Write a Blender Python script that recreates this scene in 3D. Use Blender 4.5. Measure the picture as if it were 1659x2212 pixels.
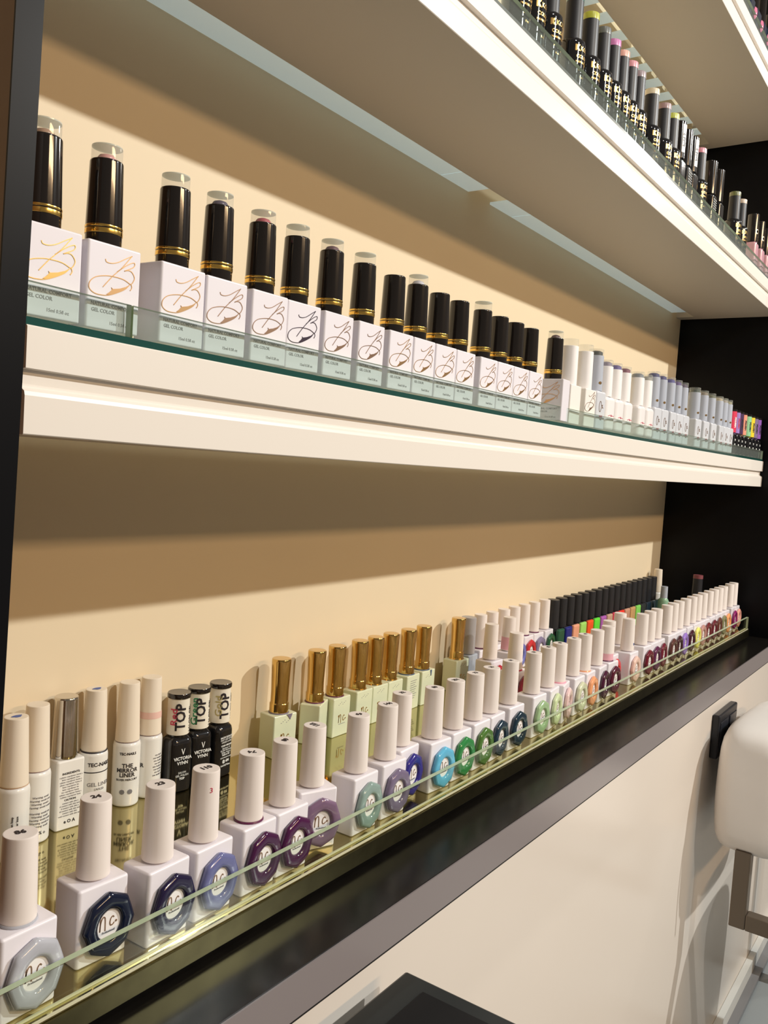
import bpy, bmesh, math, random
from mathutils import Vector, Matrix
random.seed(7)
PI = math.pi
for o in list(bpy.data.objects):
    bpy.data.objects.remove(o)
SC = bpy.context.scene
COL = SC.collection
HC = 1.2                      # camera height above the floor; heights below are given relative to it

# ------------------------------------------------------------------ camera
cam_d = bpy.data.cameras.new('camera'); cam = bpy.data.objects.new('camera', cam_d); COL.objects.link(cam)
r = Vector((0.573608, -0.816467, 0.065989)); u = Vector((0.013023, 0.08964, 0.995889)); f = Vector((0.819026, 0.570391, -0.062051))
M = Matrix((( r.x, u.x, -f.x, 0), (r.y, u.y, -f.y, 0), (r.z, u.z, -f.z, HC), (0, 0, 0, 1)))
cam.matrix_world = M
cam_d.sensor_fit = 'VERTICAL'; cam_d.sensor_height = 24; cam_d.lens = 1850 * 24 / 2212
cam_d.clip_start = 0.01
SC.camera = cam

# ------------------------------------------------------------------ light
w = bpy.data.worlds.new('world'); SC.world = w; w.use_nodes = True
bg = w.node_tree.nodes['Background']; bg.inputs[0].default_value = (1.0, 0.86, 0.70, 1); bg.inputs[1].default_value = 0.17
def area(name, loc, target, size, energy, color, size_y=None, shape='DISK'):
    d = bpy.data.lights.new(name, 'AREA'); d.energy = energy; d.color = color; d.size = size; d.shape = shape
    if size_y: d.shape = 'RECTANGLE'; d.size_y = size_y
    o = bpy.data.objects.new(name, d); COL.objects.link(o); o.location = loc
    dv = Vector(target) - Vector(loc); o.rotation_euler = dv.to_track_quat('-Z', 'Y').to_euler()
    return o
area('ceiling_spot', (2.35, -1.73, HC + 1.445), (1.0, .5, HC), 0.06, 68, (.92, .94, .92))
area('ceiling_spot', (0.60, -1.73, HC + 1.445), (0.8, .5, HC), 0.06, 24, (.92, .94, .92))
area('ceiling_downlight', (2.9, -0.16, HC + 1.10), (1.3, .4, HC - .3), 0.08, 5.5, (1.0, .95, .88))
area('ceiling_downlight', (0.55, -0.16, HC + 1.10), (0.9, .4, HC - .3), 0.08, 2.5, (1.0, .95, .88))
area('ceiling_lamp', (1.2, -3.6, HC + 1.6), (1.1, .5, HC + .2), 2.0, 56, (1.0, .67, .37), 0.2)
SC.view_settings.view_transform = 'Standard'; SC.view_settings.look = 'None'
SC.view_settings.exposure = -0.06; SC.view_settings.gamma = 1; SC.view_settings.use_curve_mapping = False

# ------------------------------------------------------------------ materials
MATS = {}
def mat(name, col, rough=.5, metal=0., coat=0., spec=.5, trans=0., noise=0., nscale=40., emis=None, ior=1.45, sss=0.):
    if name in MATS: return MATS[name]
    m = bpy.data.materials.new(name); m.use_nodes = True; nt = m.node_tree
    b = nt.nodes['Principled BSDF']
    b.inputs['Base Color'].default_value = (*col, 1); b.inputs['Roughness'].default_value = rough
    b.inputs['Metallic'].default_value = metal; b.inputs['Coat Weight'].default_value = coat
    b.inputs['Coat Roughness'].default_value = .05
    b.inputs['Specular IOR Level'].default_value = spec; b.inputs['Transmission Weight'].default_value = trans
    b.inputs['IOR'].default_value = ior
    if noise:
        tc = nt.nodes.new('ShaderNodeTexCoord'); n = nt.nodes.new('ShaderNodeTexNoise'); n.inputs['Scale'].default_value = nscale
        n.inputs['Detail'].default_value = 4
        mx = nt.nodes.new('ShaderNodeMixRGB'); mx.inputs[1].default_value = (*[c * (1 - noise) for c in col], 1); mx.inputs[2].default_value = (*[min(1, c * (1 + noise)) for c in col], 1)
        nt.links.new(tc.outputs['Object'], n.inputs['Vector']); nt.links.new(n.outputs['Fac'], mx.inputs[0]); nt.links.new(mx.outputs[0], b.inputs['Base Color'])
    MATS[name] = m; return m
def clear_mat(name, tint, gf=.45, gl=(1, 1, 1), extra=0.0):
    """thin clear glass or acrylic: tinted transparency plus a fresnel reflection"""
    if name in MATS: return MATS[name]
    m = bpy.data.materials.new(name); m.use_nodes = True; nt = m.node_tree
    for n in list(nt.nodes): nt.nodes.remove(n)
    out = nt.nodes.new('ShaderNodeOutputMaterial'); t = nt.nodes.new('ShaderNodeBsdfTransparent'); t.inputs[0].default_value = (*tint, 1)
    g = nt.nodes.new('ShaderNodeBsdfGlossy'); g.inputs[0].default_value = (*gl, 1); g.inputs['Roughness'].default_value = .04
    lw = nt.nodes.new('ShaderNodeLayerWeight'); lw.inputs[0].default_value = .5; pw = nt.nodes.new('ShaderNodeMath'); pw.operation = 'POWER'; pw.inputs[1].default_value = 5
    nt.links.new(lw.outputs['Facing'], pw.inputs[0]); fr = nt.nodes.new('ShaderNodeMath'); fr.operation = 'MULTIPLY_ADD'; fr.inputs[1].default_value = gf; fr.inputs[2].default_value = .03
    nt.links.new(pw.outputs[0], fr.inputs[0]); mx = nt.nodes.new('ShaderNodeMixShader')
    nt.links.new(fr.outputs[0], mx.inputs[0]); nt.links.new(t.outputs[0], mx.inputs[1]); nt.links.new(g.outputs[0], mx.inputs[2])
    last = mx
    if extra:
        d = nt.nodes.new('ShaderNodeBsdfDiffuse'); d.inputs[0].default_value = (.8, .85, .8, 1); m2 = nt.nodes.new('ShaderNodeMixShader'); m2.inputs[0].default_value = extra
        nt.links.new(mx.outputs[0], m2.inputs[1]); nt.links.new(d.outputs[0], m2.inputs[2]); last = m2
    nt.links.new(last.outputs[0], out.inputs[0]); MATS[name] = m; return m
def frosted_mat(name, col):
    if name in MATS: return MATS[name]
    m = bpy.data.materials.new(name); m.use_nodes = True; nt = m.node_tree
    for n in list(nt.nodes): nt.nodes.remove(n)
    out = nt.nodes.new('ShaderNodeOutputMaterial'); d = nt.nodes.new('ShaderNodeBsdfDiffuse'); d.inputs[0].default_value = (*col, 1)
    t = nt.nodes.new('ShaderNodeBsdfTranslucent'); t.inputs[0].default_value = (*col, 1); mx = nt.nodes.new('ShaderNodeMixShader'); mx.inputs[0].default_value = .5
    nt.links.new(d.outputs[0], mx.inputs[1]); nt.links.new(t.outputs[0], mx.inputs[2]); nt.links.new(mx.outputs[0], out.inputs[0]); MATS[name] = m; return m

WALL = mat('cream wall paint', (.78, .64, .44), .55, noise=.03, nscale=6)
WALLLOW = mat('white lower wall panel', (.78, .70, .62), .22, noise=.03, nscale=3)
BLACKP = mat('black glossy panel', (.004, .004, .005), .35, spec=.15)
BROWNP = mat('dark brown panel', (.14, .068, .03), .45, noise=.3, nscale=8)
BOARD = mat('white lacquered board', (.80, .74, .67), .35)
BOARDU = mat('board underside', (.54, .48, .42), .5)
GOLDM = mat('gold mirror sheet', (.52, .45, .21), .07, metal=1, noise=.06, nscale=14)
GOLD_DARKREFL = mat('gold edge with painted dark reflection', (.15, .13, .06), .28, metal=1, noise=.35, nscale=60)  # gold darkened to stand for the dark room mirrored in the front face
STONE = mat('black polished stone', (.007, .006, .005), .24, spec=.28, noise=.4, nscale=60)
STONEF = mat('grey edge band', (.24, .21, .21), .22)
BLACKT = mat('thin black edging', (.01, .008, .008), .5)
GEDGE = mat('pale green glass edge', (.42, .50, .33), .3)
GEDGED = mat('deep green glass edge', (.010, .062, .052), .15, coat=.4)
GEDGEG = mat('grey glass edge', (.16, .18, .17), .2)
GLASS = clear_mat('clear shelf glass', (.93, .97, .95), extra=.03)
GLASSR = clear_mat('clear rail glass', (.92, .97, .95), gf=.35, extra=.05)
GLASSL = clear_mat('clear low rail glass', (.97, .99, .96), gf=.25)
ACRYL = clear_mat('clear acrylic', (.97, .97, .96), gf=.5, extra=.12)
FROST = mat('frosted strip with added glow', (.74, .90, .92), .18, coat=.6)
FROST.node_tree.nodes['Principled BSDF'].inputs['Emission Color'].default_value = (.80, .95, 1.0, 1); FROST.node_tree.nodes['Principled BSDF'].inputs['Emission Strength'].default_value = .22  # faint emission added only to brighten the pale strips
WCAP = mat('matt cream white cap', (.84, .76, .71), .42)
WBODY = mat('gloss white bottle', (.83, .79, .84), .22, coat=.3)
WBADGE = mat('white badge', (.90, .87, .86), .3)
INK = mat('black print', (.02, .015, .02), .5)
INKG = mat('grey print', (.22, .21, .22), .5)
INKW = mat('white print', (.80, .80, .78), .5)
INKR = mat('red script print', (.55, .05, .10), .5)
INKGR = mat('green script print', (.02, .22, .08), .5)
INKGO = mat('olive script print', (.45, .38, .16), .4)
GOLDP = mat('gold foil print', (.72, .46, .16), .3, metal=1)
BRONZE = mat('bronze foil print', (.42, .26, .17), .3, metal=.8)
DKFOIL = mat('dark foil print', (.07, .05, .07), .3, metal=.6)
BCAP = mat('glossy black cap', (.012, .009, .008), .12, coat=.5)
BCAPM = mat('matt black cap', (.018, .018, .021), .42)
BBODY = mat('glossy black bottle', (.010, .010, .012), .10, coat=.6)
GRING = mat('gold ring', (.95, .62, .16), .18, metal=1)
GCAP = mat('mirror gold cap', (.70, .47, .16), .14, metal=1, noise=.12, nscale=90)
SCAP = mat('mirror silver cap', (.62, .58, .52), .12, metal=1)
IVORY = mat('pale green ivory bottle', (.70, .74, .54), .3, coat=.3)
LINER = mat('white liner bottle', (.82, .80, .76), .25, coat=.3)
LCAP = mat('cream liner cap', (.83, .73, .60), .45)
GREYCAP = mat('pale blue grey cap', (.44, .47, .54), .35)
GREYB = mat('pale grey bottle', (.62, .63, .67), .3)
PLUM_SPILL = mat('dried plum polish', (.12, .02, .07), .3)

def C(name, rgb, rough=.12): return mat(name, rgb, rough, coat=.6, noise=.10, nscale=120)

# ------------------------------------------------------------------ mesh helpers
class MB:
    def __init__(s): s.bm = bmesh.new(); s.mats = []
    def _mi(s, m):
        if m not in s.mats: s.mats.append(m)
        return s.mats.index(m)
    def add(s, verts, faces, m, smooth=False):
        mi = s._mi(m); vs = [s.bm.verts.new(v) for v in verts]; out = []
        for fc in faces:
            try:
                fa = s.bm.faces.new([vs[i] for i in fc]); fa.material_index = mi; fa.smooth = smooth; out.append(fa)
            except ValueError: pass
        return out
    def box(s, x0, x1, y0, y1, z0, z1, m, bev=0., seg=2, smooth=False):
        b = bmesh.new()
        vs = [b.verts.new(p) for p in ((x0,y0,z0),(x1,y0,z0),(x1,y1,z0),(x0,y1,z0),(x0,y0,z1),(x1,y0,z1),(x1,y1,z1),(x0,y1,z1))]
        for fc in ((3,2,1,0),(4,5,6,7),(0,1,5,4),(1,2,6,5),(2,3,7,6),(3,0,4,7)): b.faces.new([vs[i] for i in fc])
        if bev: bmesh.ops.bevel(b, geom=list(b.edges) , offset=bev, segments=seg, profile=.5, affect='EDGES')
        b.verts.index_update()
        s.add([v.co.copy() for v in b.verts], [[v.index for v in fc.verts] for fc in b.faces], m, smooth and bev > 0)
        b.free(); return s
    def rbox(s, w, d, h, rc, m, z0=0, top=.002, bot=.0015, n=5, ymid=0., xmid=0.):
        """upright bottle body: rounded plan corners, softened top and bottom edges"""
        def ring(ins, z):
            pts = []; R = max(rc - ins, .0002); hw = w/2 - ins; hd = d/2 - ins
            for cx, cy, a0 in ((hw-R, -hd+R, -PI/2), (hw-R, hd-R, 0), (-hw+R, hd-R, PI/2), (-hw+R, -hd+R, PI)):
                for i in range(n+1):
                    a = a0 + PI/2*i/n; pts.append((xmid+cx+R*math.cos(a), ymid+cy+R*math.sin(a), z))
            return pts
        rings = []
        for i in range(4): a = PI/2*i/3; rings.append(ring(bot*(1-math.sin(a)), z0+bot*(1-math.cos(a))))
        for i in range(4): a = PI/2*i/3; rings.append(ring(top*(1-math.cos(a)), z0+h-top*(1-math.sin(a))))
        k = len(rings[0]); V = [p for rg in rings for p in rg]; F = []
        for j in range(len(rings)-1):
            for i in range(k): F.append((j*k+i, j*k+(i+1)%k, (j+1)*k+(i+1)%k, (j+1)*k+i))
        F.append(tuple(range(k-1,-1,-1))); F.append(tuple(range((len(rings)-1)*k, len(rings)*k)))
        s.add(V, F, m, True); return s
    def lathe(s, prof, m, seg=28, cx=0, cy=0, smooth=True, cap=True):
        V = []; F = []
        for (rr, z) in prof:
            for i in range(seg): a = 2*PI*i/seg; V.append((cx+rr*math.cos(a), cy+rr*math.sin(a), z))
        for j in range(len(prof)-1):
            for i in range(seg): F.append((j*seg+i, j*seg+(i+1)%seg, (j+1)*seg+(i+1)%seg, (j+1)*seg+i))
        if cap: F.append(tuple(range(seg-1,-1,-1))); F.append(tuple(range((len(prof)-1)*seg, len(prof)*seg)))
        s.add(V, F, m, smooth); return s
    def ribbon(s, pts, width, m, th=.0002, y=0.):
        """flat stroke lying on the plane y=const facing -y; pts in (x,z); width may be a function of 0..1"""
        n = len(pts); V = []; F = []
        for i, (x, z) in enumerate(pts):
            a = pts[max(0,i-1)]; b = pts[min(n-1,i+1)]; dx, dz = b[0]-a[0], b[1]-a[1]; L = math.hypot(dx,dz) or 1
            ww = width(i/(n-1)) if callable(width) else width
            nx, nz = -dz/L*ww/2, dx/L*ww/2
            V += [(x+nx, y-th, z+nz), (x-nx, y-th, z-nz), (x+nx, y, z+nz), (x-nx, y, z-nz)]
        for i in range(n-1):
            q = 4*i; F += [(q, q+1, q+5, q+4), (q+2, q, q+4, q+6), (q+1, q+3, q+7, q+5)]
        s.add(V, F, m); return s
    def poly(s, pts, m, th=.0002, y=0.):
        n = len(pts); V = [(x, y-th, z) for x, z in pts] + [(x, y, z) for x, z in pts]
        F = [tuple(range(n))] + [(i, (i+1)%n, n+(i+1)%n, n+i) for i in range(n)]
        s.add(V, F, m); return s
    def mesh(s, me, M4, m):
        s.add([M4 @ v.co for v in me.vertices], [list(p.vertices) for p in me.polygons], m); return s
    def meshf(s, me, fn, m):
        t = bmesh.new(); t.from_mesh(me)          # cut into small strips so that long strokes follow the curve
        for ax in (0, 1):
            lo = min(v.co[ax] for v in t.verts); hi = max(v.co[ax] for v in t.verts); n = min(14, int((hi-lo)/.0011))
            for i in range(1, n+1):
                co = [0, 0, 0]; no = [0, 0, 0]; co[ax] = lo + (hi-lo)*i/(n+1); no[ax] = 1
                bmesh.ops.bisect_plane(t, geom=t.verts[:]+t.edges[:]+t.faces[:], plane_co=co, plane_no=no, dist=1e-7)
        t.verts.index_update()
        s.add([fn(v.co) for v in t.verts], [[v.index for v in p.verts] for p in t.faces], m); t.free(); return s
    def disc(s, rr, z, m, seg=28, th=.0003, cx=0, cy=0): return s.lathe([(rr, z), (rr, z+th)], m, seg, cx, cy, False)
    def build(s, name, parent=None, loc=(0,0,0)):
        me = bpy.data.meshes.new(name)
        bmesh.ops.recalc_face_normals(s.bm, faces=s.bm.faces)
        s.bm.to_mesh(me); s.bm.free()
        for m in s.mats: me.materials.append(m)
        o = bpy.data.objects.new(name, me); COL.objects.link(o); o.location = loc
        if any(p.use_smooth for p in me.polygons):
            me.set_sharp_from_angle(angle=math.radians(55)); md = o.modifiers.new('normals', 'WEIGHTED_NORMAL'); md.weight = 80; md.keep_sharp = True
        if parent: o.parent = parent
        return o
TX = {}
def text_mesh(t, size, bold=0., sx=1.):
    k = (t, size, bold, sx)
    if k in TX: return TX[k]
    c = bpy.data.curves.new('t', 'FONT'); c.body = t; c.size = size; c.align_x = 'CENTER'; c.align_y = 'CENTER'
    c.resolution_u = 2; c.extrude = .00012; c.offset = bold; c.space_line = .95
    o = bpy.data.objects.new('t', c); COL.objects.link(o)
    me = bpy.data.meshes.new_from_object(o, depsgraph=bpy.context.evaluated_depsgraph_get())
    bpy.data.objects.remove(o)
    if sx != 1.:
        for v in me.vertices: v.co.x *= sx
    TX[k] = me; return me
def tfront(x, y, z, rz=0):                 # text standing up, facing -y
    return Matrix.Translation((x, y, z)) @ Matrix.Rotation(rz, 4, 'Z') @ Matrix.Rotation(PI/2, 4, 'X')
def tup(x, y, z, rz=0):                    # text lying on a top face
    return Matrix.Translation((x, y, z)) @ Matrix.Rotation(rz, 4, 'Z')
def wrap(rad, zc, ang=0., spin=0.):        # text bent round a cylinder, centred on the -y side
    cs, sn = math.cos(spin), math.sin(spin)
    def fn(v):
        x, z = v.x*cs - v.y*sn, v.x*sn + v.y*cs
        a = x/rad + ang; rr = rad + v.z + .0001
        return Vector((rr*math.sin(a), -rr*math.cos(a), zc + z))
    return fn
def smooth_path(P, k=5):
    out = []
    for i in range(len(P)-1):
        p0 = P[max(0,i-1)]; p1 = P[i]; p2 = P[i+1]; p3 = P[min(len(P)-1,i+2)]
        for j in range(k):
            t = j/k
            out.append(tuple(.5*((2*p1[a]) + (-p0[a]+p2[a])*t + (2*p0[a]-5*p1[a]+4*p2[a]-p3[a])*t*t + (-p0[a]+3*p1[a]-3*p2[a]+p3[a])*t**3) for a in range(2)))
    out.append(tuple(P[-1])); return out
def thing(name, label, cat, loc=(0,0,0), rz=0., group=None):
    o = bpy.data.objects.new(name, None); COL.objects.link(o); o.location = loc; o.rotation_euler = (0,0,rz); o.empty_display_size = .01
    o['label'] = label; o['category'] = cat
    if group: o['group'] = group
    return o
def tag(o, label, cat, group=None):
    o['label'] = label; o['category'] = cat
    if group: o['group'] = group
    return o
def struct(o): o['kind'] = 'structure'; return o
def copy_tree(o, parent=None):
    c = o.copy(); COL.objects.link(c)
    if parent: c.parent = parent; c.matrix_parent_inverse = Matrix()
    for ch in list(o.children): copy_tree(ch, c)
    return c
PROTO = []
def place(proto, label, x, y, z, rz=0., group=None):
    """each use copies the built bottle and each of its parts; the pattern itself is removed at the end"""
    if proto not in PROTO: PROTO.append(proto)
    r_ = copy_tree(proto)
    r_.location = (x, y, z); r_.rotation_euler = (0, 0, rz); r_['label'] = label
    if group: r_['group'] = group
    return r_
def kid(root, name):
    for c in root.children_recursive:
        if c.name.split('.')[0] == name: return c
def recolor(o, m, slot=0):
    o.material_slots[slot].link = 'OBJECT'; o.material_slots[slot].material = m
ORD = ['first','second','third','fourth','fifth','sixth','seventh','eighth','ninth','tenth','eleventh','twelfth','thirteenth','fourteenth','fifteenth','sixteenth','seventeenth','eighteenth','nineteenth','twentieth']

# measured places (metres along the niche, depth, colour, number)
FRONT = [
    (0.2461, 0.3805, 'pearl', '86'),
    (0.2987, 0.391, 'navy', '24'),
    (0.3358, 0.3805, 'indigo', '23'),
    (0.372, 0.3805, 'slate', '110'),
    (0.413, 0.3807, 'plum', '74'),
    (0.4465, 0.381, 'plum2', '89'),
    (0.484, 0.3814, 'mauve', '122'),
    (0.533, 0.3818, 'sage', '69'),
    (0.5733, 0.3822, 'greymauve', '144'),
    (0.6106, 0.393, 'ultra', '32'),
    (0.6475, 0.383, 'sky', '80'),
    (0.6853, 0.3833, 'green', '251'),
    (0.7237, 0.3837, 'moss', '73'),
    (0.7569, 0.384, 'teal', '76'),
    (0.8002, 0.3845, 'teal2', '61'),
    (0.8572, 0.385, 'sage2', '57'),
    (0.8961, 0.3854, 'lime', '85'),
    (0.9291, 0.3857, 'blush', '90'),
    (0.9713, 0.3861, 'cream', '12'),
    (1.0078, 0.3865, 'orange', '44'),
    (1.0495, 0.3869, 'plumdark', '15'),
    (1.0885, 0.3873, 'wine', '16'),
    (1.1300, 0.4010, 'red', '17'),
    (1.1722, 0.3881, 'peach', '18'),
    (1.2080, 0.4135, 'hidden', '19'),
    (1.2321, 0.3887, 'burgundy', '20'),
    (1.2678, 0.389, 'purplewine', '21'),
    (1.3006, 0.3893, 'burgundy2', '22'),
    (1.354, 0.3899, 'brown', '31'),
    (1.3868, 0.3902, 'darkbrown', '33'),
    (1.4196, 0.3905, 'violet', '34'),
    (1.4587, 0.3905, 'maroon', '35'),
    (1.4959, 0.3905, 'yellow', '36'),
    (1.5287, 0.3905, 'rosybrown', '37'),
    (1.5638, 0.3905, 'brick', '38'),
    (1.6039, 0.3905, 'garnet', '39'),
    (1.6409, 0.3905, 'chestnut', '40'),
    (1.6756, 0.3905, 'olive', '41'),
    (1.7084, 0.3905, 'tangerine', '42'),
    (1.7591, 0.3905, 'magenta', '43'),
    (1.7919, 0.3905, 'salmon', '45'),
]

BACKWHITE = [
    (0.9727, 0.498, 'crimson', 'M1'),
    (0.9478, 0.4508, 'wine2', 'M2'),
    (1.0388, 0.506, 'hiddenp', 'M3'),
    (1.022, 0.541, 'h1', 'w1'),
    (1.055, 0.541, 'h2', 'w2'),
    (1.0905, 0.541, 'h3', 'w3'),
    (1.1235, 0.541, 'cobalt', 'w4'),
    (1.1565, 0.541, 'scarlet', 'w5'),
    (1.1908, 0.541, 'greymauve2', 'w6'),
    (1.2276, 0.541, 'forest', 'w7'),
]

GOLD = [
    (0.6171, 0.538),
    (0.671, 0.538),
    (0.7042, 0.538),
    (0.7442, 0.538),
    (0.7739, 0.538),
    (0.8038, 0.538),
    (0.8403, 0.538),
    (0.8739, 0.538),
    (0.9574, 0.538),
]

TEC = [
    (0.3396, 0.536),
    (0.3563, 0.536),
    (0.3805, 0.536),
    (0.4017, 0.536),
    (0.4343, 0.536),
    (0.4627, 0.536),
]

VV = [
    (0.4883, 0.536),
    (0.5109, 0.536),
    (0.5358, 0.536),
]

BLACKS = [
    (1.2623, 0.541),
    (1.293, 0.541),
    (1.3237, 0.541),
    (1.3544, 0.541),
    (1.3851, 0.541),
    (1.4158, 0.541),
    (1.4465, 0.541),
    (1.4772, 0.541),
    (1.5079, 0.541),
    (1.5386, 0.541),
    (1.5693, 0.541),
    (1.6, 0.541),
    (1.6307, 0.541),
    (1.6614, 0.541),
    (1.6921, 0.541),
    (1.7228, 0.541),
    (1.7535, 0.541),
]

MIDJ = [
    ('J1', 0.2484),
    ('J2', 0.2845),
    ('J3', 0.3308),
    ('J4', 0.365),
    ('J5', 0.4024),
    ('J6', 0.4356),
    ('J7', 0.4727),
    ('J8', 0.5115),
    ('J9', 0.5508),
    ('J10', 0.5798),
    ('J11', 0.6181),
    ('J12', 0.6479),
    ('J13', 0.6936),
    ('J14', 0.7267),
    ('J15', 0.76),
    ('J16', 0.7923),
    ('J17', 0.8555),
    ('W1', 0.8959),
    ('W2', 0.9399),
    ('W3', 0.9727),
    ('W4', 1.0033),
    ('W5', 1.0372),
    ('W6', 1.07),
    ('W7', 1.1213),
    ('W8', 1.1553),
    ('W9', 1.1723),
    ('W10', 1.2202),
    ('W11', 1.2595),
    ('W12', 1.2928),
    ('W13', 1.3247),
    ('W14', 1.3937),
    ('W15', 1.4412),
    ('W16', 1.4875),
    ('W17', 1.5377),
    ('W18', 1.5716),
    ('W19', 1.6032),
    ('Q1', 1.6346),
    ('Q2', 1.666),
    ('Q3', 1.6913),
    ('Q4', 1.7216),
    ('Q5', 1.7685),
    ('Q6', 1.8042),
    ('Q7', 1.845),
    ('Q8', 1.8733),
]

TOPK = [
    ('K0', 0.7174),
    ('K1', 0.748),
    ('K2', 0.7859),
    ('K3', 0.8438),
    ('K4', 0.8861),
    ('K5', 0.9217),
    ('K6', 0.9527),
    ('K7', 0.9775),
    ('K8', 1.01),
    ('K9', 1.0377),
    ('K10', 1.0935),
    ('K11', 1.143),
    ('K12', 1.179),
    ('K13', 1.2108),
    ('K14', 1.2436),
    ('K15', 1.2723),
    ('K16', 1.3184),
    ('K17', 1.3793),
    ('K18', 1.4229),
    ('K19', 1.5376),
    ('K20', 1.5829),
    ('K21', 1.68),
    ('K22', 1.7323),
    ('K23', 1.7849),
]

# ------------------------------------------------------------------ the setting
XL, XR = .205, 1.862           # niche: near end and far end
YW = .5613                     # niche wall
ZG = HC - .2913                # gold shelf top
ZST = HC - .3114               # stone sill top
def dz(x): return .0028 - .0072*(1 - math.exp(-max(0, x-.2)/.38))     # slight sag of the long middle shelf
b = MB(); b.box(-.3, 2.3, YW, YW+.05, ZST-.02, HC+1.2, WALL); struct(b.build('wall_back'))
b = MB(); b.box(-.3, 6.0, .372, .45, .0, HC-.3440, WALLLOW); struct(b.build('wall_front'))
b = MB(); b.box(-.3, 6.0, .3575, .3715, 0, .045, mat('pale skirting', (.70,.72,.70), .3)); b.box(-.3, 6.0, .340, .3575, 0, .012, mat('grey floor trim', (.22,.22,.23), .3)); struct(b.build('baseboard_front'))
b = MB(); b.box(-2, 7, -6, .372, -.05, 0, mat('grey floor tiles', (.34,.37,.38), .25, noise=.12, nscale=2)); struct(b.build('floor'))
b = MB(); b.box(-.3, 6.0, .3136, YW+.02, HC-.3425, ZST, STONE)
b.box(-.3, 6.0, .3124, .3136, HC-.3420, ZST-.0010, STONEF)
b.box(-.3, 6.0, .3130, .3725, HC-.3440, HC-.3425, BLACKT); struct(b.build('trim_1'))
b = MB(); b.box(XR, XR+.02, .318, YW+.02, ZST, HC+1.2, BLACKP); struct(b.build('wall_right'))
b = MB(); b.box(-.0128, 0, 0, .20, -.32, 1.2, BROWNP); b.box(-.0130, .0002, -.0012, 0, -.32, 1.2, BLACKP)
o = struct(b.build('wall_left')); o.location = (.2245, .3625, HC); o.rotation_euler = (0, math.radians(1.15), 0)

# ------------------------------------------------------------------ shelves
def shelf(zb, label, sag=None, rail_splits=(), zebra=(), xr=XR-.004, xl=.232, edge=GEDGED):
    dzf = sag or (lambda x: 0.)
    T = thing('wall_shelf', label, 'shelf', (xl, .37, HC+zb))
    prof = [(.0,.0005),(.0,.0185),(.0006,.0205),(.0035,.0222),(.0045,.0240),(.0045,.0308),(.0,.0312),(.0,.0505),(.0008,.0513),(.155,.0513),(.155,.0),(.0005,.0)]
    n = 24; V = []; F = []; k = len(prof)
    for i in range(n+1):
        x = xl + (xr-xl)*i/n
        for (py, pz) in prof: V.append((x-xl, py, pz + dzf(x)))
    b = MB()
    front = [j for j in range(k) if j not in (10,)]
    for i in range(n):
        for j in range(k):
            jj = (j+1) % k; q = [i*k+j, i*k+jj, (i+1)*k+jj, (i+1)*k+j]
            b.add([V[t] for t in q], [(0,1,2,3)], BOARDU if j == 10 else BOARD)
    b.add(V[:k], [tuple(range(k))], BOARD); b.add(V[-k:], [tuple(range(k))], BOARD)
    bmesh.ops.remove_doubles(b.bm, verts=b.bm.verts, dist=1e-6)
    # back strip at the far end closes the slot; battens carry the glass
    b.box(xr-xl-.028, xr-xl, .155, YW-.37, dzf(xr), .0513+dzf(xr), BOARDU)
    b.build('shelf_board', T)
    b = MB()
    for i in range(n):
        xa = xl+(xr-xl)*i/n; xb = xl+(xr-xl)*(i+1)/n
        y0, y1 = .0015, YW-.3705
        za, zb2 = .0513+dzf(xa), .0513+dzf(xb); h = .0038
        P = [(xa-xl,y0,za),(xb-xl,y0,zb2),(xb-xl,y1,zb2),(xa-xl,y1,za),(xa-xl,y0,za+h),(xb-xl,y0,zb2+h),(xb-xl,y1,zb2+h),(xa-xl,y1,za+h)]
        b.add(P, [(4,5,6,7),(3,2,1,0)], GLASS); b.add(P, [(0,1,5,4)], edge)
    b.build('glass_sheet', T)
    xs = [xl] + list(rail_splits) + [xr-.003]
    for a, c in zip(xs, xs[1:]):
        a += .0007; c -= .0007; m_ = max(1, int((c-a)/.08)); b = MB()
        for i in range(m_):
            xa = a+(c-a)*i/m_; xb = a+(c-a)*(i+1)/m_; za, zc = .0553+dzf(xa), .0553+dzf(xb); h = .0166; y0, y1 = .002, .006
            P = [(xa-xl,y0,za),(xb-xl,y0,zc),(xb-xl,y1,zc),(xa-xl,y1,za),(xa-xl,y0,za+h),(xb-xl,y0,zc+h),(xb-xl,y1,zc+h),(xa-xl,y1,za+h)]
            b.add(P, [(0,1,5,4),(2,3,7,6)], GLASSR); b.add(P, [(4,5,6,7)], GEDGE)
            if i == 0: b.add(P, [(3,0,4,7)], GEDGE)
            if i == m_-1: b.add(P, [(1,2,6,5)], GEDGE)
        b.build('glass_rail', T)
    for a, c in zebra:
        b = MB(); b.box(a-xl, c-xl, .1555, YW-.3705, .004, .007, FROST); b.build('frosted_glow_strip', T)  # pale frosted strips carrying the added glow
    return T
shelf(-.0021, 'long white two-board middle wall shelf with a glass rail carrying black-capped and white bottles', sag=dz, rail_splits=(.2925,), zebra=())
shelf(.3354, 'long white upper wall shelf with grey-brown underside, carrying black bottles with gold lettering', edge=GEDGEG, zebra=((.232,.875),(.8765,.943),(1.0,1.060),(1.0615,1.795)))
ZB = [(x, x+.028) for x in [.95+.062*i for i in range(14)]]  # gaps between the strips imitate the shade of bottles standing above
shelf(.6867, 'highest white wall shelf crossing the top right corner', edge=GEDGEG, zebra=ZB)

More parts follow.
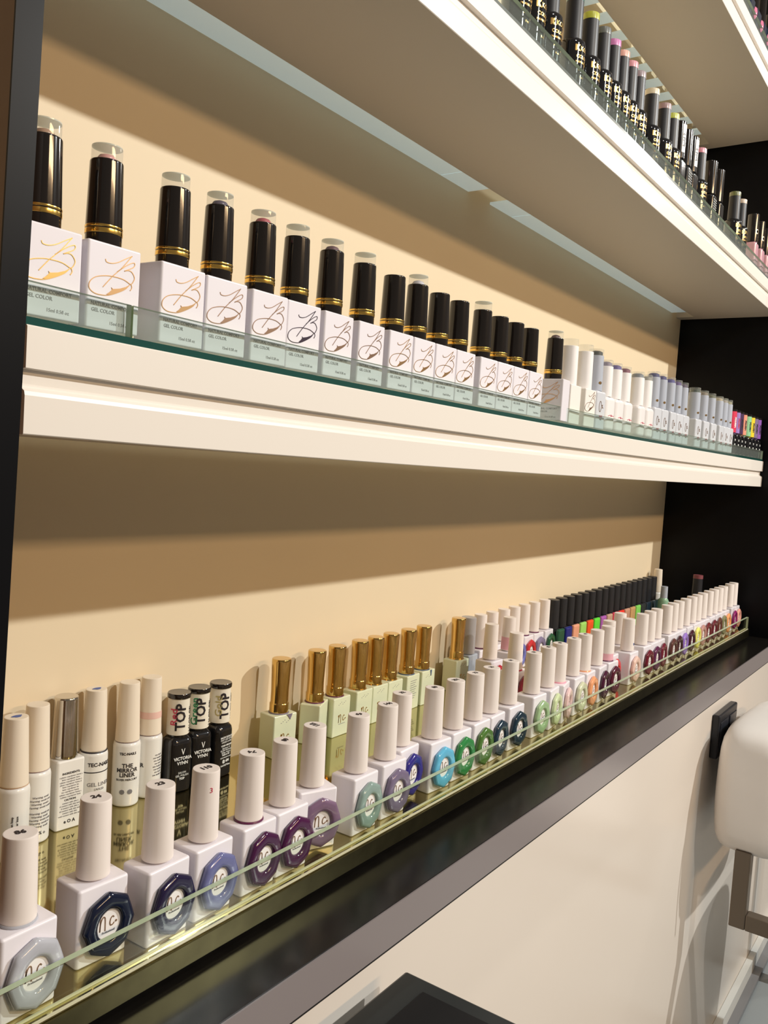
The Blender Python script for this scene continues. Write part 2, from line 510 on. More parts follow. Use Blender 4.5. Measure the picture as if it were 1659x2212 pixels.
# gold mirror display shelf with its glass rail
T = thing('display_shelf', 'gold mirrored display shelf with low glass rail standing on the black stone sill', 'shelf', (.2, .3607, ZG))
b = MB(); b.box(0, 1.617, 0, YW-.3608, -.0153, 0, GOLDM, .0010, 3); o = b.build('mirror_top', T)
b = MB(); b.box(0, 1.612, .010, YW-.3608, -.0201, -.0153, BLACKT); b.build('plinth', T)
b = MB(); b.box(0, 1.617, -.0012, -.0001, -.0150, -.0012, GOLD_DARKREFL, .0004); b.build('dark_reflection_strip', T)  # thin added strip that carries the painted dark reflection
b = MB()
P = [(0,.0012,0),(1.615,.0012,0),(1.615,.0052,0),(0,.0052,0),(0,.0012,.0242),(1.615,.0012,.0242),(1.615,.0052,.0242),(0,.0052,.0242)]
b.add(P, [(0,1,5,4),(2,3,7,6)], GLASSL); b.add(P, [(4,5,6,7)], GEDGE); b.add(P, [(3,0,4,7),(1,2,6,5)], GEDGE)
b.build('glass_rail', T)
b = MB(); b.box(0, 1.615, .0053, .0064, .0001, .0014, mat('clear glue seam', (.62,.60,.42), .2)); b.box(0, 1.615, .0002, .0011, -.0004, .0010, mat('clear glue seam', (.62,.60,.42), .2)); b.build('glue_seam', T)

# ------------------------------------------------------------------ bottle kinds
def nc_script(b, cx, cz, s, m, y, full=True):
    n_ = smooth_path([(-4.9,1.6),(-4.3,2.9),(-4.1,1.5),(-4.3,-3.2),(-4.1,.2),(-3.2,2.7),(-2.2,3.0),(-1.7,1.6),(-1.6,-3.6)])
    c_ = smooth_path([(2.9,1.3),(2.2,2.0),(1.2,1.2),(.8,-.5),(1.2,-1.8),(2.2,-1.9),(3.1,-1.1)])
    for P in (n_, c_): b.ribbon([(cx+x*s*.001, cz+z*s*.001) for x, z in P], .00055*s, m, .0002, y)
    b.poly([(cx+(4.0+.55*math.cos(a))*s*.001, cz+(-.7+.55*math.sin(a))*s*.001) for a in [2*PI*i/8 for i in range(8)]], m, .0003, y)

def make_ring_mesh(R=.0172, rin=.0080, depth=.0052):
    b = MB(); N = 48; V = []; F = []; prof = 10
    for i in range(N):
        th = 2*PI*i/N; q = (th % (PI/4)) - PI/8
        oct_ = math.cos(PI/8)/math.cos(q); ro = R*(.15*.97 + .85*oct_*1.03)
        for j in range(prof):
            a = 2*PI*j/prof; mid = (ro+rin)/2; hw = (ro-rin)/2
            rr = mid + hw*math.copysign(abs(math.cos(a))**.75, math.cos(a)); yy = -depth*.5 - depth*.5*math.copysign(abs(math.sin(a))**.75, math.sin(a))
            V.append((rr*math.cos(th)*.94, yy, rr*math.sin(th)*1.07))
    for i in range(N):
        for j in range(prof): F.append((i*prof+j, i*prof+(j+1)%prof, ((i+1)%N)*prof+(j+1)%prof, ((i+1)%N)*prof+j))
    b.add(V, F, C('ring navy', (.012,.016,.05)), True); return b
def make_nc():
    T = thing('nail_polish_bottle', '', 'nail polish')
    b = MB(); b.rbox(.0324, .0237, .0448, .0022, WBODY, top=.0016, bot=.0012); body = b.build('bottle_body', T)
    b = MB(); b.lathe([(.0068,.0445),(.0068,.0462)], WBODY, 20)
    b.lathe([(.0092,.0460),(.0094,.0464),(.0094,.0475),(.0086,.0895),(.0084,.0903),(.0078,.0905)], WCAP, 32); b.build('cap', T)
    rg = make_ring_mesh().build('colour_ring', T, (.0018, -.0118, .0212))
    b = MB(); b.poly([(.0082*math.cos(2*PI*i/24), .0082*math.sin(2*PI*i/24)*1.1) for i in range(24)], WBADGE, .0006, 0)
    nc_script(b, -.0002, .0012, 1.25, BRONZE, -.0006)
    b.mesh(text_mesh('Professional', .0017), tfront(0, -.0007, -.0042), INKG)
    b.build('badge', T, (.0018, -.0138, .0212))
    return T
NC = make_nc()
RC = {'pearl':('pearl grey',(.46,.47,.52)),'navy':('dark navy',(.004,.008,.028)),'indigo':('dark indigo',(.012,.007,.040)),'slate':('slate blue',(.14,.15,.33)),
'plum':('deep plum',(.055,.006,.050)),'plum2':('plum purple',(.065,.006,.055)),'mauve':('dusty mauve',(.20,.12,.20)),'sage':('grey sage',(.26,.36,.33)),'greymauve':('greyish lilac',(.19,.15,.24)),
'ultra':('ultramarine violet',(.030,.022,.22)),'sky':('sky blue',(.13,.48,.72)),'green':('leaf green',(.03,.23,.06)),'moss':('moss green',(.07,.17,.03)),'teal':('dark petrol blue',(.010,.030,.055)),
'teal2':('black petrol',(.008,.026,.045)),'sage2':('soft green',(.34,.50,.27)),'lime':('pale lime',(.62,.72,.42)),'blush':('pale blush',(.80,.56,.54)),'cream':('cream green',(.62,.64,.44)),
'orange':('soft orange',(.85,.36,.17)),'plumdark':('dark plum',(.06,.006,.03)),'wine':('wine red',(.09,.006,.025)),'red':('bright red',(.65,.02,.03)),'peach':('pale peach',(.82,.55,.46)),
'hidden':('cream',(.8,.7,.6)),'burgundy':('burgundy',(.14,.006,.02)),'purplewine':('purple wine',(.10,.012,.06)),'burgundy2':('dark burgundy',(.15,.008,.025)),'brown':('cocoa brown',(.10,.03,.025)),
'darkbrown':('dark cocoa',(.05,.010,.015)),'violet':('lavender violet',(.30,.17,.58)),'maroon':('blackish maroon',(.05,.004,.015)),'yellow':('lemon yellow',(.85,.80,.18)),'rosybrown':('rosy brown',(.50,.26,.22)),
'brick':('dark brick',(.15,.015,.02)),'garnet':('garnet red',(.13,.008,.02)),'chestnut':('chestnut brown',(.13,.03,.02)),'olive':('olive green',(.22,.21,.10)),'tangerine':('tangerine',(.88,.35,.13)),
'magenta':('magenta purple',(.25,.01,.12)),'salmon':('salmon pink',(.80,.38,.30)),
'crimson':('crimson',(.45,.012,.03)),'wine2':('ruby',(.30,.01,.03)),'hiddenp':('powder pink',(.7,.3,.35)),'h1':('cherry',(.35,.02,.08)),'h2':('white',(.8,.78,.75)),'h3':('ivory',(.7,.65,.6)),
'cobalt':('periwinkle blue',(.18,.20,.55)),'scarlet':('scarlet',(.62,.03,.04)),'greymauve2':('grey lilac',(.24,.20,.33)),'forest':('forest green',(.015,.10,.04))}
ANG = {'122': -.36, '24': -.05, '23': .03, '110': .02, '32': .06, '80': -.08, '85': .12, '90': .2, '15': .08, '44':.05, '86': .02}
marks = {'74':('dark spill',PLUM_SPILL),'86':('pearl spill',C('ring pearl grey',(.46,.47,.52)))}
idx = 0
GF = 'white ring-badge polish bottles in the front row of the gold shelf'
for (x, y, c, num) in FRONT:
    y += .003; x *= 1.007
    if num == '122': y = .3915; x = .491
    cn, rgb = RC[c]
    if num == '19': lab = 'white-capped polish bottle tucked behind the pale peach ring bottle, its own ring hidden'; g = GF
    else:
        lab = 'white square polish bottle with %s ring badge, front row of gold shelf' % cn
        if idx == 0: lab = 'white polish bottle with pearl grey ring badge, cap marked 86, at the near left end'
    t = place(NC, lab, x, y, ZG, ANG.get(num, random.uniform(-.06,.06)), GF); idx += 1
    recolor(kid(t, 'colour_ring'), C('ring '+cn, rgb))
    kid(t, 'colour_ring')['label'] = cn + ' octagonal ring'
    cap = kid(t, 'cap')
    if x < 1.02:
        b = MB(); sp = {'24':0,'23':.1,'86':0,'74':PI*.9,'89':.5,'122':2.2,'69':PI*.9}.get(num, .2)
        b.mesh(text_mesh(num, .0056, .0002), tup(0, .0002, .0906, sp - .3), INK); b.build('number_print', cap)
    if num in ('15','16','57'):   # polish stains on the cap
        if num == '16':
            b = MB(); b.lathe([(.00955,.0462),(.0096,.0475),(.00935,.054),(.0091,.057)], mat('pink polish stain', (.80,.42,.48), .4), 28, cap=False); b.build('polish_stain', cap)
    if num in ('86','74','16','44','90'):
        mm = {'86':C('ring pearl grey',RC['pearl'][1]),'74':PLUM_SPILL,'16':PLUM_SPILL,'44':C('ring soft orange',RC['orange'][1]),'90':mat('pink spill',(.85,.35,.45),.3)}[num]
        b = MB(); b.lathe([(.0098,.0447),(.0102,.0452),(.0098,.0461),(.0085,.0462)], mm, 24, cap=False); b.build('dried_polish', t)
    if num == '110':
        b = MB(); b.meshf(text_mesh('3', .0045), wrap(.0088, .079, -.35), INKR); b.build('red_mark', cap)
    if num == '18':
        b = MB(); b.meshf(text_mesh('v', .008), wrap(.0094, .056, -.0), mat('blue mark',(.02,.08,.35),.4)); b.build('blue_mark', cap)

GB = 'white ring-badge polish bottles in the back rows of the gold shelf'
BL = {'M1':'white polish bottle with crimson ring, middle row, right of the lone gold cap','M2':'white polish bottle with a brown-stained cap and ruby ring, nearest behind the front row','M3':'white polish bottle whose cap is heavily stained pink, in the middle row',
'w1':'white-capped polish bottle with a wine line under its cap, beside the frosted grey bottle','w2':'white-capped polish bottle against the wall, second left of the pink-stained cap','w3':'white-capped polish bottle against the wall just behind the pink-stained cap','w4':'white-capped polish bottle with a periwinkle blue ring against the wall','w5':'white polish bottle with a scarlet ring in the back row','w6':'white polish bottle with a grey lilac ring and dark line below the cap, back row','w7':'white polish bottle with forest green ring at the end of the white back row'}
for (x, y, c, n) in BACKWHITE:
    t = place(NC, BL[n], x, y, ZG, random.uniform(-.05,.05), GB); cn, rgb = RC[c]
    recolor(kid(t,'colour_ring'), C('ring '+cn, rgb)); cap = kid(t,'cap')
    if n == 'M3':
        b = MB(); b.lathe([(.0095,.0470),(.00945,.050),(.0093,.060),(.0092,.064)], mat('pink polish stain', (.80,.42,.48), .4), 28, cap=False); b.build('polish_stain', cap)
    if n in ('w1','w6','w5','M2'):
        b = MB(); b.lathe([(.0098,.0447),(.0100,.0452),(.0097,.0463),(.0085,.0464)], PLUM_SPILL if n!='M2' else INKR, 24, cap=False); b.build('dried_polish', t)

# pale green bottles with mirror gold caps
def make_gold():
    T = thing('gel_polish_bottle', '', 'nail polish')
    b = MB(); b.rbox(.0292, .0215, .0408, .0016, IVORY, top=.0013, bot=.001)
    b.build('bottle_body', T)
    b = MB(); nc_script(b, .001, .0185, 1.35, GOLDP, 0)
    for k_ in range(6): b.box(-.006+k_*.0022, -.006+k_*.0022+.0012, -.00015, 0, .0330+(k_%3)*.0012, .0335+(k_%3)*.0012, INKG)
    b.box(-.0045,.0065,-.00015,0,.0125,.0129,INKG); b.build('front_print', T, (0,-.01075,0))
    b = MB(); b.lathe([(.0090,.0410),(.0093,.0414),(.0093,.0500),(.0091,.0504),(.0086,.0510),(.0085,.062),(.0094,.0912),(.0092,.0930),(.0085,.0936)], GCAP, 36); b.build('cap', T)
    b = MB(); b.lathe([(.0095,.0406),(.0101,.0409),(.0098,.0418),(.0085,.0420)], PLUM_SPILL, 20, cap=False); b.build('dried_polish', T)
    return T
GOLDB = make_gold()
GL = ['leftmost gold-capped bottle, standing apart left, grey polish dripping at its neck','gold-capped pale bottle turned sideways, second from left, plain side showing','gold-capped pale green bottle, third from left, with a full gold script logo in view',
'gold-capped pale green bottle, left one of the tight middle trio','gold-capped pale green bottle, centre one of the tight middle trio','gold-capped pale green bottle, right one of the tight middle trio',
'gold-capped pale green bottle turned to show small black print, seventh from left','gold-capped pale green bottle with blue polish drip, eighth from left','gold-capped pale green bottle standing alone at the right, before the frosted grey one']
for i, (x, y) in enumerate(GOLD):
    t = place(GOLDB, GL[i], x, y, ZG, [-.12,.40,0,0,0,0,.05,0,-.05][i], 'gold-capped pale green bottles against the niche wall')
    if i == 0:
        recolor(kid(t,'dried_polish'), mat('grey violet dried polish',(.20,.17,.24),.35))
        b = MB(); b.poly([(.001,.0408),(.008,.0408),(.0062,.037),(.0052,.0352),(.004,.0372)], MATS['grey violet dried polish'], .0005, -.0108); b.build('polish_drip', t)
    if i in (3,4,5,8): recolor(kid(t,'dried_polish'), GCAP)
    if i in (6,7): recolor(kid(t,'dried_polish'), mat('blue dried polish',(.05,.10,.20),.35))
    if i == 7:
        b = MB(); b.poly([(.003,.0408),(.006,.0408),(.0053,.034),(.0046,.0335)], MATS['blue dried polish'], .0005, -.0108); b.build('polish_drip', t)
    if i == 6:
        b = MB()
        for k_ in range(9): b.box(-.007,.007-(k_%3)*.002,-.0112,-.0110,.034-k_*.0026,.0345-k_*.0026,INKG)
        b.build('small_print', t)
        bpy.data.objects.remove(kid(t,'front_print'))
    if i == 1: bpy.data.objects.remove(kid(t,'front_print'))

# round white liner bottles with cream caps
def make_liner():
    T = thing('nail_liner_bottle', '', 'nail polish')
    b = MB(); b.lathe([(.0092,0),(.0103,.0006),(.0108,.002),(.0108,.0485),(.0102,.0510),(.0085,.0522)], LINER, 36); b.build('bottle_body', T)
    b = MB(); b.lathe([(.0092,.0522),(.0096,.0525),(.0096,.0532),(.0080,.0984),(.0078,.0992),(.0070,.0995)], LCAP, 32); b.build('cap', T)
    return T
LIN = make_liner()
LPOS = [(.3335,.5265),(.3597,.5415),(.4135,.5475),(.4449,.5470),(.4680,.5480)]
LLAB = ['round white liner bottle with a blue smudge on its cap, cut by the left edge','round white liner bottle with plain cream cap, left of the silver cap','round white gel liner bottle with black lines and blue-spotted cap, right of the silver cap',
 'round white mirror liner bottle with two grey dots, standing a little forward','round white liner bottle with pink-smeared cream cap beside the black bottles']
for i, (x, y) in enumerate(LPOS):
    t = place(LIN, LLAB[i], x, y, ZG, 0, 'round white liner bottles against the niche wall'); cap = kid(t, 'cap')
    a0 = -.62                 # prints are turned towards the room's near end
    b = MB(); R = .0108
    if i == 0:
        b.meshf(text_mesh('nail art liner  apply after base', .0022), wrap(R, .020, a0+.35, PI/2), INK); b.meshf(text_mesh('out of reach of children keep', .0022), wrap(R, .020, a0+.05, PI/2), INK)
        b.build('side_print', t)
    if i == 1:
        for k_ in range(9): b.meshf(text_mesh('Warning: avoid contact'[: 14+(k_*5)%8], .0020), wrap(R, .034-k_*.0024-(k_>3)*.002, a0+.5), INKG)
        b.meshf(text_mesh('o % o', .0034), wrap(R, .0078, a0+.5), INK); b.build('side_print', t)
    if i == 2:
        b.meshf(text_mesh('TEC-NAILS', .0040, .00008), wrap(R, .0425, a0+.5), INK)
        b.meshf(text_mesh('GEL LINER', .0042), wrap(R, .0270, a0+.5), INKG); b.meshf(text_mesh('UV/LED', .0024), wrap(R, .0232, a0+.5), INKG)
        b.lathe([(R+.0001,.0362),(R+.0002,.0364),(R+.0002,.0368),(R+.0001,.0370)], INK, 36, cap=False)
        b.lathe([(.0098,.0508),(.0102,.0514),(.0098,.0522)], INK, 30, cap=False); b.build('label_print', t)
    if i == 3:
        b.meshf(text_mesh('TEC-NAILS', .0028, .00006), wrap(R, .0435, a0+.05), INK)
        for tx, zz in (('THE',.0338),('MIRROR',.0300),('LINER',.0262)): b.meshf(text_mesh(tx, .0047, .00008), wrap(R, zz, a0+.05), INK)
        b.meshf(text_mesh('SILVER MERCURY', .0023), wrap(R, .0224, a0+.05), INK)
        for q in (-.28,.30): b.meshf(text_mesh('o', .006, .0006), wrap(R, .0130, a0+q), INKG)
        b.build('label_print', t)
    if i == 4:
        for k_ in range(8): b.meshf(text_mesh('see leaflet use'[: 9+(k_*4)%6], .0020), wrap(R, .036-k_*.0024, a0+.75), INKG)
        b.meshf(text_mesh('LINER', .0045, .0001), wrap(R, .028, a0-.95), INK); b.build('side_print', t)
        b = MB(); b.lathe([(.00925,.0660),(.0093,.0665),(.0091,.0715)], mat('faint pink smear', (.80,.52,.45), .45), 30, cap=False); b.build('polish_smear', cap)
    if i in (0,2):
        b = MB(); b.poly([(.0035*math.cos(a)*(1+.3*math.sin(3*a)), .0022*math.sin(a)) for a in [2*PI*q/14 for q in range(14)]], mat('blue mark',(.02,.10,.35),.4), .0002, 0)
        o = b.build('blue_smudge', cap, (.0, -.001, .0996)); o.rotation_euler = (-PI/2, 0, 0)
    if i in (1,3,4):
        b = MB(); b.lathe([(.0092,.0520),(.0096,.0522),(.0092,.0526)], PLUM_SPILL, 24, cap=False); b.build('dark_neck_line', t)
    if i == 0:
        b = MB(); b.lathe([(.0092,.0518),(.0098,.0522),(.0092,.0526)], mat('tan spill',(.45,.25,.12),.4), 24, cap=False); b.build('dried_polish', t)
# silver capped square bottle
T = thing('nail_polish_bottle', 'square white bottle with a mirror silver cap and printed ingredients list', 'nail polish', (.3875,.547,ZG), -.10)
b = MB(); b.rbox(.0225, .0205, .0530, .0022, LINER, top=.0016, bot=.0012); b.build('bottle_body', T)
b = MB(); b.lathe([(.0098,.0532),(.0100,.0536),(.0100,.0560),(.0088,.097),(.0086,.0984),(.0078,.0990)], SCAP, 36); b.build('cap', T, (-.0005,0,0)); 
b = MB(); b.mesh(text_mesh('INGREDIENTS:', .0022, .00005), tfront(0,0,.0430), INK)
rw = random.Random(3)
for k_ in range(9): b.mesh(text_mesh('Acrylates copolymer hema silica'[rw.randint(0,6): 22+rw.randint(0,6)], .0017), tfront(0,0,.0405-k_*.0019), INKG)
b.mesh(text_mesh('CAUTION:', .0020, .00005), tfront(0,0,.0228), INK)
for k_ in range(6): b.mesh(text_mesh('Avoid contact with skin and eyes'[rw.randint(0,6): 22+rw.randint(0,6)], .0017), tfront(0,0,.0205-k_*.0019), INKG)
b.mesh(text_mesh('e O A', .0036, .0001), tfront(0,0,.0062), INK); b.build('front_print', T, (0,-.0103,0))

# black top coat bottles
def make_vv(word, wm, back=False):
    T = thing('top_coat_bottle', '', 'nail polish')
    b = MB(); b.rbox(.0225, .0195, .0475, .0065, BBODY, top=.0065, bot=.002, n=7); b.lathe([(.0075,.046),(.0075,.0495)], BBODY, 24); b.build('bottle_body', T)
    b = MB(); b.lathe([(.0094,.0490),(.0096,.0494),(.0090,.0795)], mat('cream cap sleeve',(.80,.75,.64),.4), 36)
    b.meshf(text_mesh('TOP', .0118, .0003), wrap(.0094, .0645, -.33, PI/2), INK)
    b.meshf(text_mesh(word, .0085, .0001, 1.1), wrap(.0094, .0645, -.95, PI/2), wm)
    b.meshf(text_mesh('SALON GEL', .0045), wrap(.0094, .062, .75, PI/2), INK)
    cap = b.build('cap', T)
    b = MB(); b.lathe([(.0094,.0795),(.0099,.0802),(.0100,.0828),(.0094,.0838),(.0040,.0836)], BCAP, 36); b.build('cap_lid', cap)
    b = MB()
    if not back:
        b.poly([(-.0018,.0375),(-.0010,.0375),(.0001,.0338),(.0012,.0375),(.0018,.0375),(.0003,.0325),(-.0001,.0325)], INKW, .0002, 0)
        b.mesh(text_mesh('VICTORIA', .0038, .0001), tfront(0,0,.0292), INKW); b.mesh(text_mesh('VYNN', .0038, .0001), tfront(0,0,.0252), INKW)
        b.mesh(text_mesh('SALON', .0024), tfront(0,0,.0170), INKW); b.mesh(text_mesh('GEL POLISH', .0024), tfront(0,0,.0145), INKW); b.mesh(text_mesh('TOP', .0026, .0001), tfront(0,0,.0118), INKW)
    else:
        for tx, zz, q in (('SALON QUALITY',.0360,1),('MUST USE WITH',.0338,0),('UV/LED LAMP',.0316,0),('VYNN GROUP',.0285,1),('Zarzecze 15',.0262,0),('05-200 Wolomin',.0242,0),('Elblag, Poland',.0222,0),('Made in EU',.0202,1),('victoriavynn.com',.0178,0),('8 ml 0.27 fl.oz.',.0105,1)):
            b.mesh(text_mesh(tx, .0021, .00006*q), tfront(0,0,zz), INKW)
        b.mesh(text_mesh('@ 6M', .0034, .0001), tfront(0,0,.0143), INKW)
    b.build('front_print', T, (0,-.00985,0)); return T
for (x, y), (wd, wm, bk, lb) in zip(((.4915,.540),(.5150,.541),(.5395,.540)), (('Red', INKR, False,'black top coat bottle with red script Red on its white cap'),('Green', INKGR, False,'black top coat bottle with green script Green on its white cap'),('Gold', INKGO, True,'black top coat bottle with olive script Gold on cap and small white print below'))):
    t = make_vv(wd, wm, bk); t.location = (x, y, ZG); t['label'] = lb; t['group'] = 'black top coat bottles against the niche wall'; t.rotation_euler = (0,0,-.15 if not bk else .1)

# frosted grey bottle next to the lone gold cap
T = thing('nail_polish_bottle', 'frosted grey bottle with a smoky translucent cap, right of the lone gold-capped bottle', 'nail polish', (.9895,.541,ZG))
b = MB(); b.rbox(.026,.022,.042,.003, mat('pale blue grey glass',(.40,.44,.50),.2), top=.002, bot=.001); b.build('bottle_body', T)
b = MB(); b.lathe([(.0100,.0425),(.0105,.043),(.0100,.089),(.0095,.0905)], mat('smoky grey cap',(.36,.34,.34),.35), 30); b.build('cap', T)

# tall black bottles against the wall with colour swatches on their fronts
def make_black():
    T = thing('nail_polish_bottle', '', 'nail polish')
    b = MB(); b.rbox(.0262,.0230,.0400,.004, BBODY, top=.003, bot=.0015); b.build('bottle_body', T)
    b = MB(); b.lathe([(.0098,.0402),(.0102,.0406),(.0096,.0860),(.0092,.0872)], BCAPM, 28); b.build('cap', T)
    b = MB(); b.box(-.0125,.0125,-.0062,0,.004,.0425, C('swatch', (.5,.5,.5), .3), .0028, 3); b.build('colour_swatch', T, (0,-.0117,.0))
    return T
BK = make_black()
SW = [('dark green',(.012,.09,.045)),('royal navy',(.010,.018,.20)),('peach',(.85,.38,.24)),('light lime',(.38,.75,.16)),('red orange',(1.0,.10,.02)),('bright green',(.13,.80,.05)),('orchid violet',(.45,.12,.48)),('beige',(.60,.38,.27)),('hot pink',(1.0,.07,.15)),('bright red',(1.0,.05,.03)),('pink beige',(.66,.36,.25)),('tan',(.65,.38,.17)),('apple green',(.25,.70,.12)),('charcoal',(.03,.03,.035)),('blue black',(.015,.03,.05)),('smoke',(.05,.07,.08)),('ink green',(.01,.04,.04))]
for i, (x, y) in enumerate(BLACKS):
    t = place(BK, 'tall black-capped bottle with %s colour swatch, back row at the wall' % SW[i][0], x, y, ZG, 0, 'tall black-capped bottles with colour swatches at the wall')
    sw = kid(t,'colour_swatch'); recolor(sw, C('swatch '+SW[i][0], SW[i][1], .3)); sw['label'] = SW[i][0]+' colour swatch'
t = place(LIN, 'slim cream-capped bottle at the far end of the back row, beside the black end panel', 1.792, .541, ZG, 0); t['group'] = 'round white liner bottles against the niche wall'
T = thing('nail_polish_bottle', 'small pale mint green bottle at the far end before the black panel', 'nail polish', (1.715,.503,ZG))
b = MB(); b.lathe([(.010,0),(.011,.002),(.011,.045),(.007,.052)], mat('pale mint glass',(.30,.50,.34),.2), 24); b.build('bottle_body', T)
b = MB(); b.lathe([(.007,.052),(.0065,.075)], GREYCAP, 20); b.build('cap', T)
T = thing('nail_polish_bottle', 'dark bottle with a dull pink cap top, standing in shade near the black end panel', 'nail polish', (1.772,.455,ZG))
b = MB(); b.rbox(.028,.024,.048,.004, BBODY); b.build('bottle_body', T)
b = MB(); b.lathe([(.0098,.048),(.0094,.093)], BCAPM, 24); b.build('cap', T)
b = MB(); b.lathe([(.0096,.093),(.0094,.100)], mat('dull pink cap top',(.22,.06,.07),.4), 24); b.build('cap_top', T)

# ------------------------------------------------------------------ middle shelf bottles
ZM = HC + .0551
def make_cap_rings(b, r0, r1):
    for za, zb2 in ((.0500,.0520),(.0530,.0538)):
        b.lathe([(r0,za-.0002),(r0+.00018,za),(r0+.00018,zb2),(r0,zb2+.0002)], GRING, 36, cap=False)
def tjb_logo(b, y, m):
    def T_(x_, y_):
        return ((x_-340)/505*.0330-.0165, .0440-((y_-(1000+(x_-340)*.287)))/880*.0440)
    S = [[(500,1210),(512,1240),(560,1255),(620,1245),(690,1210),(750,1182)], [(750,1182),(660,1300),(570,1390),(487,1492)],
         [(615,1340),(700,1280),(760,1252),(780,1265),(765,1300),(682,1335),(720,1330),(755,1350),(782,1410),(765,1460),(745,1475)],
         [(745,1475),(680,1425),(600,1395),(520,1380),(430,1385),(380,1415),(360,1460),(370,1510),(420,1555),(500,1577),(560,1575),(640,1550),(700,1520),(745,1475),(760,1510),(745,1540)]]
    for P in S: b.ribbon([T_(*q) for q in smooth_path(P, 5)], .00042, m, .0002, y)
    b.poly([T_(*q) for q in [(565,1500),(580,1516),(640,1515),(700,1500),(745,1475),(700,1520),(640,1553),(560,1577),(520,1568),(552,1545),(572,1520)]][::-1], m, .00025, y)
def make_tjb(logo=True):
    T = thing('gel_polish_bottle', '', 'nail polish')
    b = MB(); b.rbox(.0328,.0215,.0440,.0014, WBODY, top=.0010, bot=.0008); b.build('bottle_body', T)
    b = MB(); b.lathe([(.0088,.0438),(.0093,.0442),(.0094,.0540),(.0085,.0865),(.0083,.0872),(.0079,.0875)], BCAP, 36); make_cap_rings(b, .00945, .009); cap = b.build('cap', T)
    b = MB(); b.lathe([(.0079,.0873),(.0079,.0943),(.0076,.0948)], ACRYL, 28); b.lathe([(.0078,.0944),(.0078,.0950)], clear_mat('acrylic rim',(.85,.86,.84),extra=.35), 28); b.build('clear_top', cap)
    b = MB(); b.lathe([(.0054,.0875),(.0052,.0888),(.0040,.0905),(.0015,.0914)], C('bead',(.5,.2,.2),.3), 18); b.build('colour_bead', cap)
    if logo:
        b = MB(); tjb_logo(b, 0, BRONZE); b.build('logo', T, (0,-.01078,0))
        b = MB(); b.mesh(text_mesh('NATURAL COMFORT', .0026, .00003), tfront(-.0012,0,.0125), INKG); b.mesh(text_mesh('GEL COLOR', .0026, .00003), tfront(-.0062,0,.0093), INKG); b.mesh(text_mesh('15ml 0.5fl oz', .0024), tfront(.004,0,.0038), INKG)
        b.build('front_print', T, (0,-.01078,0))
    return T
TJB = make_tjb()
MX = dict(MIDJ)
seq = [n for n, _ in MIDJ if n[0] in 'JW']; prev = None
for n in seq:
    mn = .0333 if n[0] == 'J' else .0322
    if prev is not None and MX[n] - prev < mn: MX[n] = prev + mn
    prev = MX[n]
NOCLEAR = {'J9','J11','J12','J14','J15','J16'}
BEAD = {'J1':(.45,.25,.15),'J2':(.80,.38,.36),'J3':None,'J4':(.08,.05,.12),'J5':(.55,.08,.12),'J6':None,'J7':(.16,.06,.09),'J8':None,'J10':(.75,.72,.82),'J13':None,'J17':(.10,.03,.04)}
BN = {'J1':'tan','J2':'pink','J4':'dark violet','J5':'crimson','J7':'dark plum','J10':'pale lilac','J17':'dark wine'}
jcount = 0
FO = {'J1':GOLDP,'J6':DKFOIL,'J4':BRONZE,'J5':BRONZE,'J7':BRONZE,'J8':BRONZE}
for n in [k_ for k_ in seq if k_[0] == 'J']:
    x = MX[n]
    if n in NOCLEAR: d = 'black-capped white gel bottle without clear top'
    elif BEAD[n]: d = 'black-capped white gel bottle, %s bead in clear top' % BN[n]
    else: d = 'black-capped white gel bottle, empty clear top'
    lab = d + (', %s from left, middle shelf' % ORD[jcount] if n != 'J17' else ', body turned sideways')
    jcount += 1
    t = place(TJB, lab, x, .388, ZM + dz(x), -1.50 if n == 'J17' else random.uniform(-.03,.03), 'black-capped white gel bottles on the middle shelf')
    if n in NOCLEAR:
        bpy.data.objects.remove(kid(t,'clear_top')); bpy.data.objects.remove(kid(t,'colour_bead'))
    elif not BEAD[n]: bpy.data.objects.remove(kid(t,'colour_bead'))
    else: recolor(kid(t,'colour_bead'), C('bead '+BN[n], BEAD[n], .3))
    recolor(kid(t,'logo'), FO.get(n, mat('copper foil print',(.70,.42,.20),.28,metal=.9)))

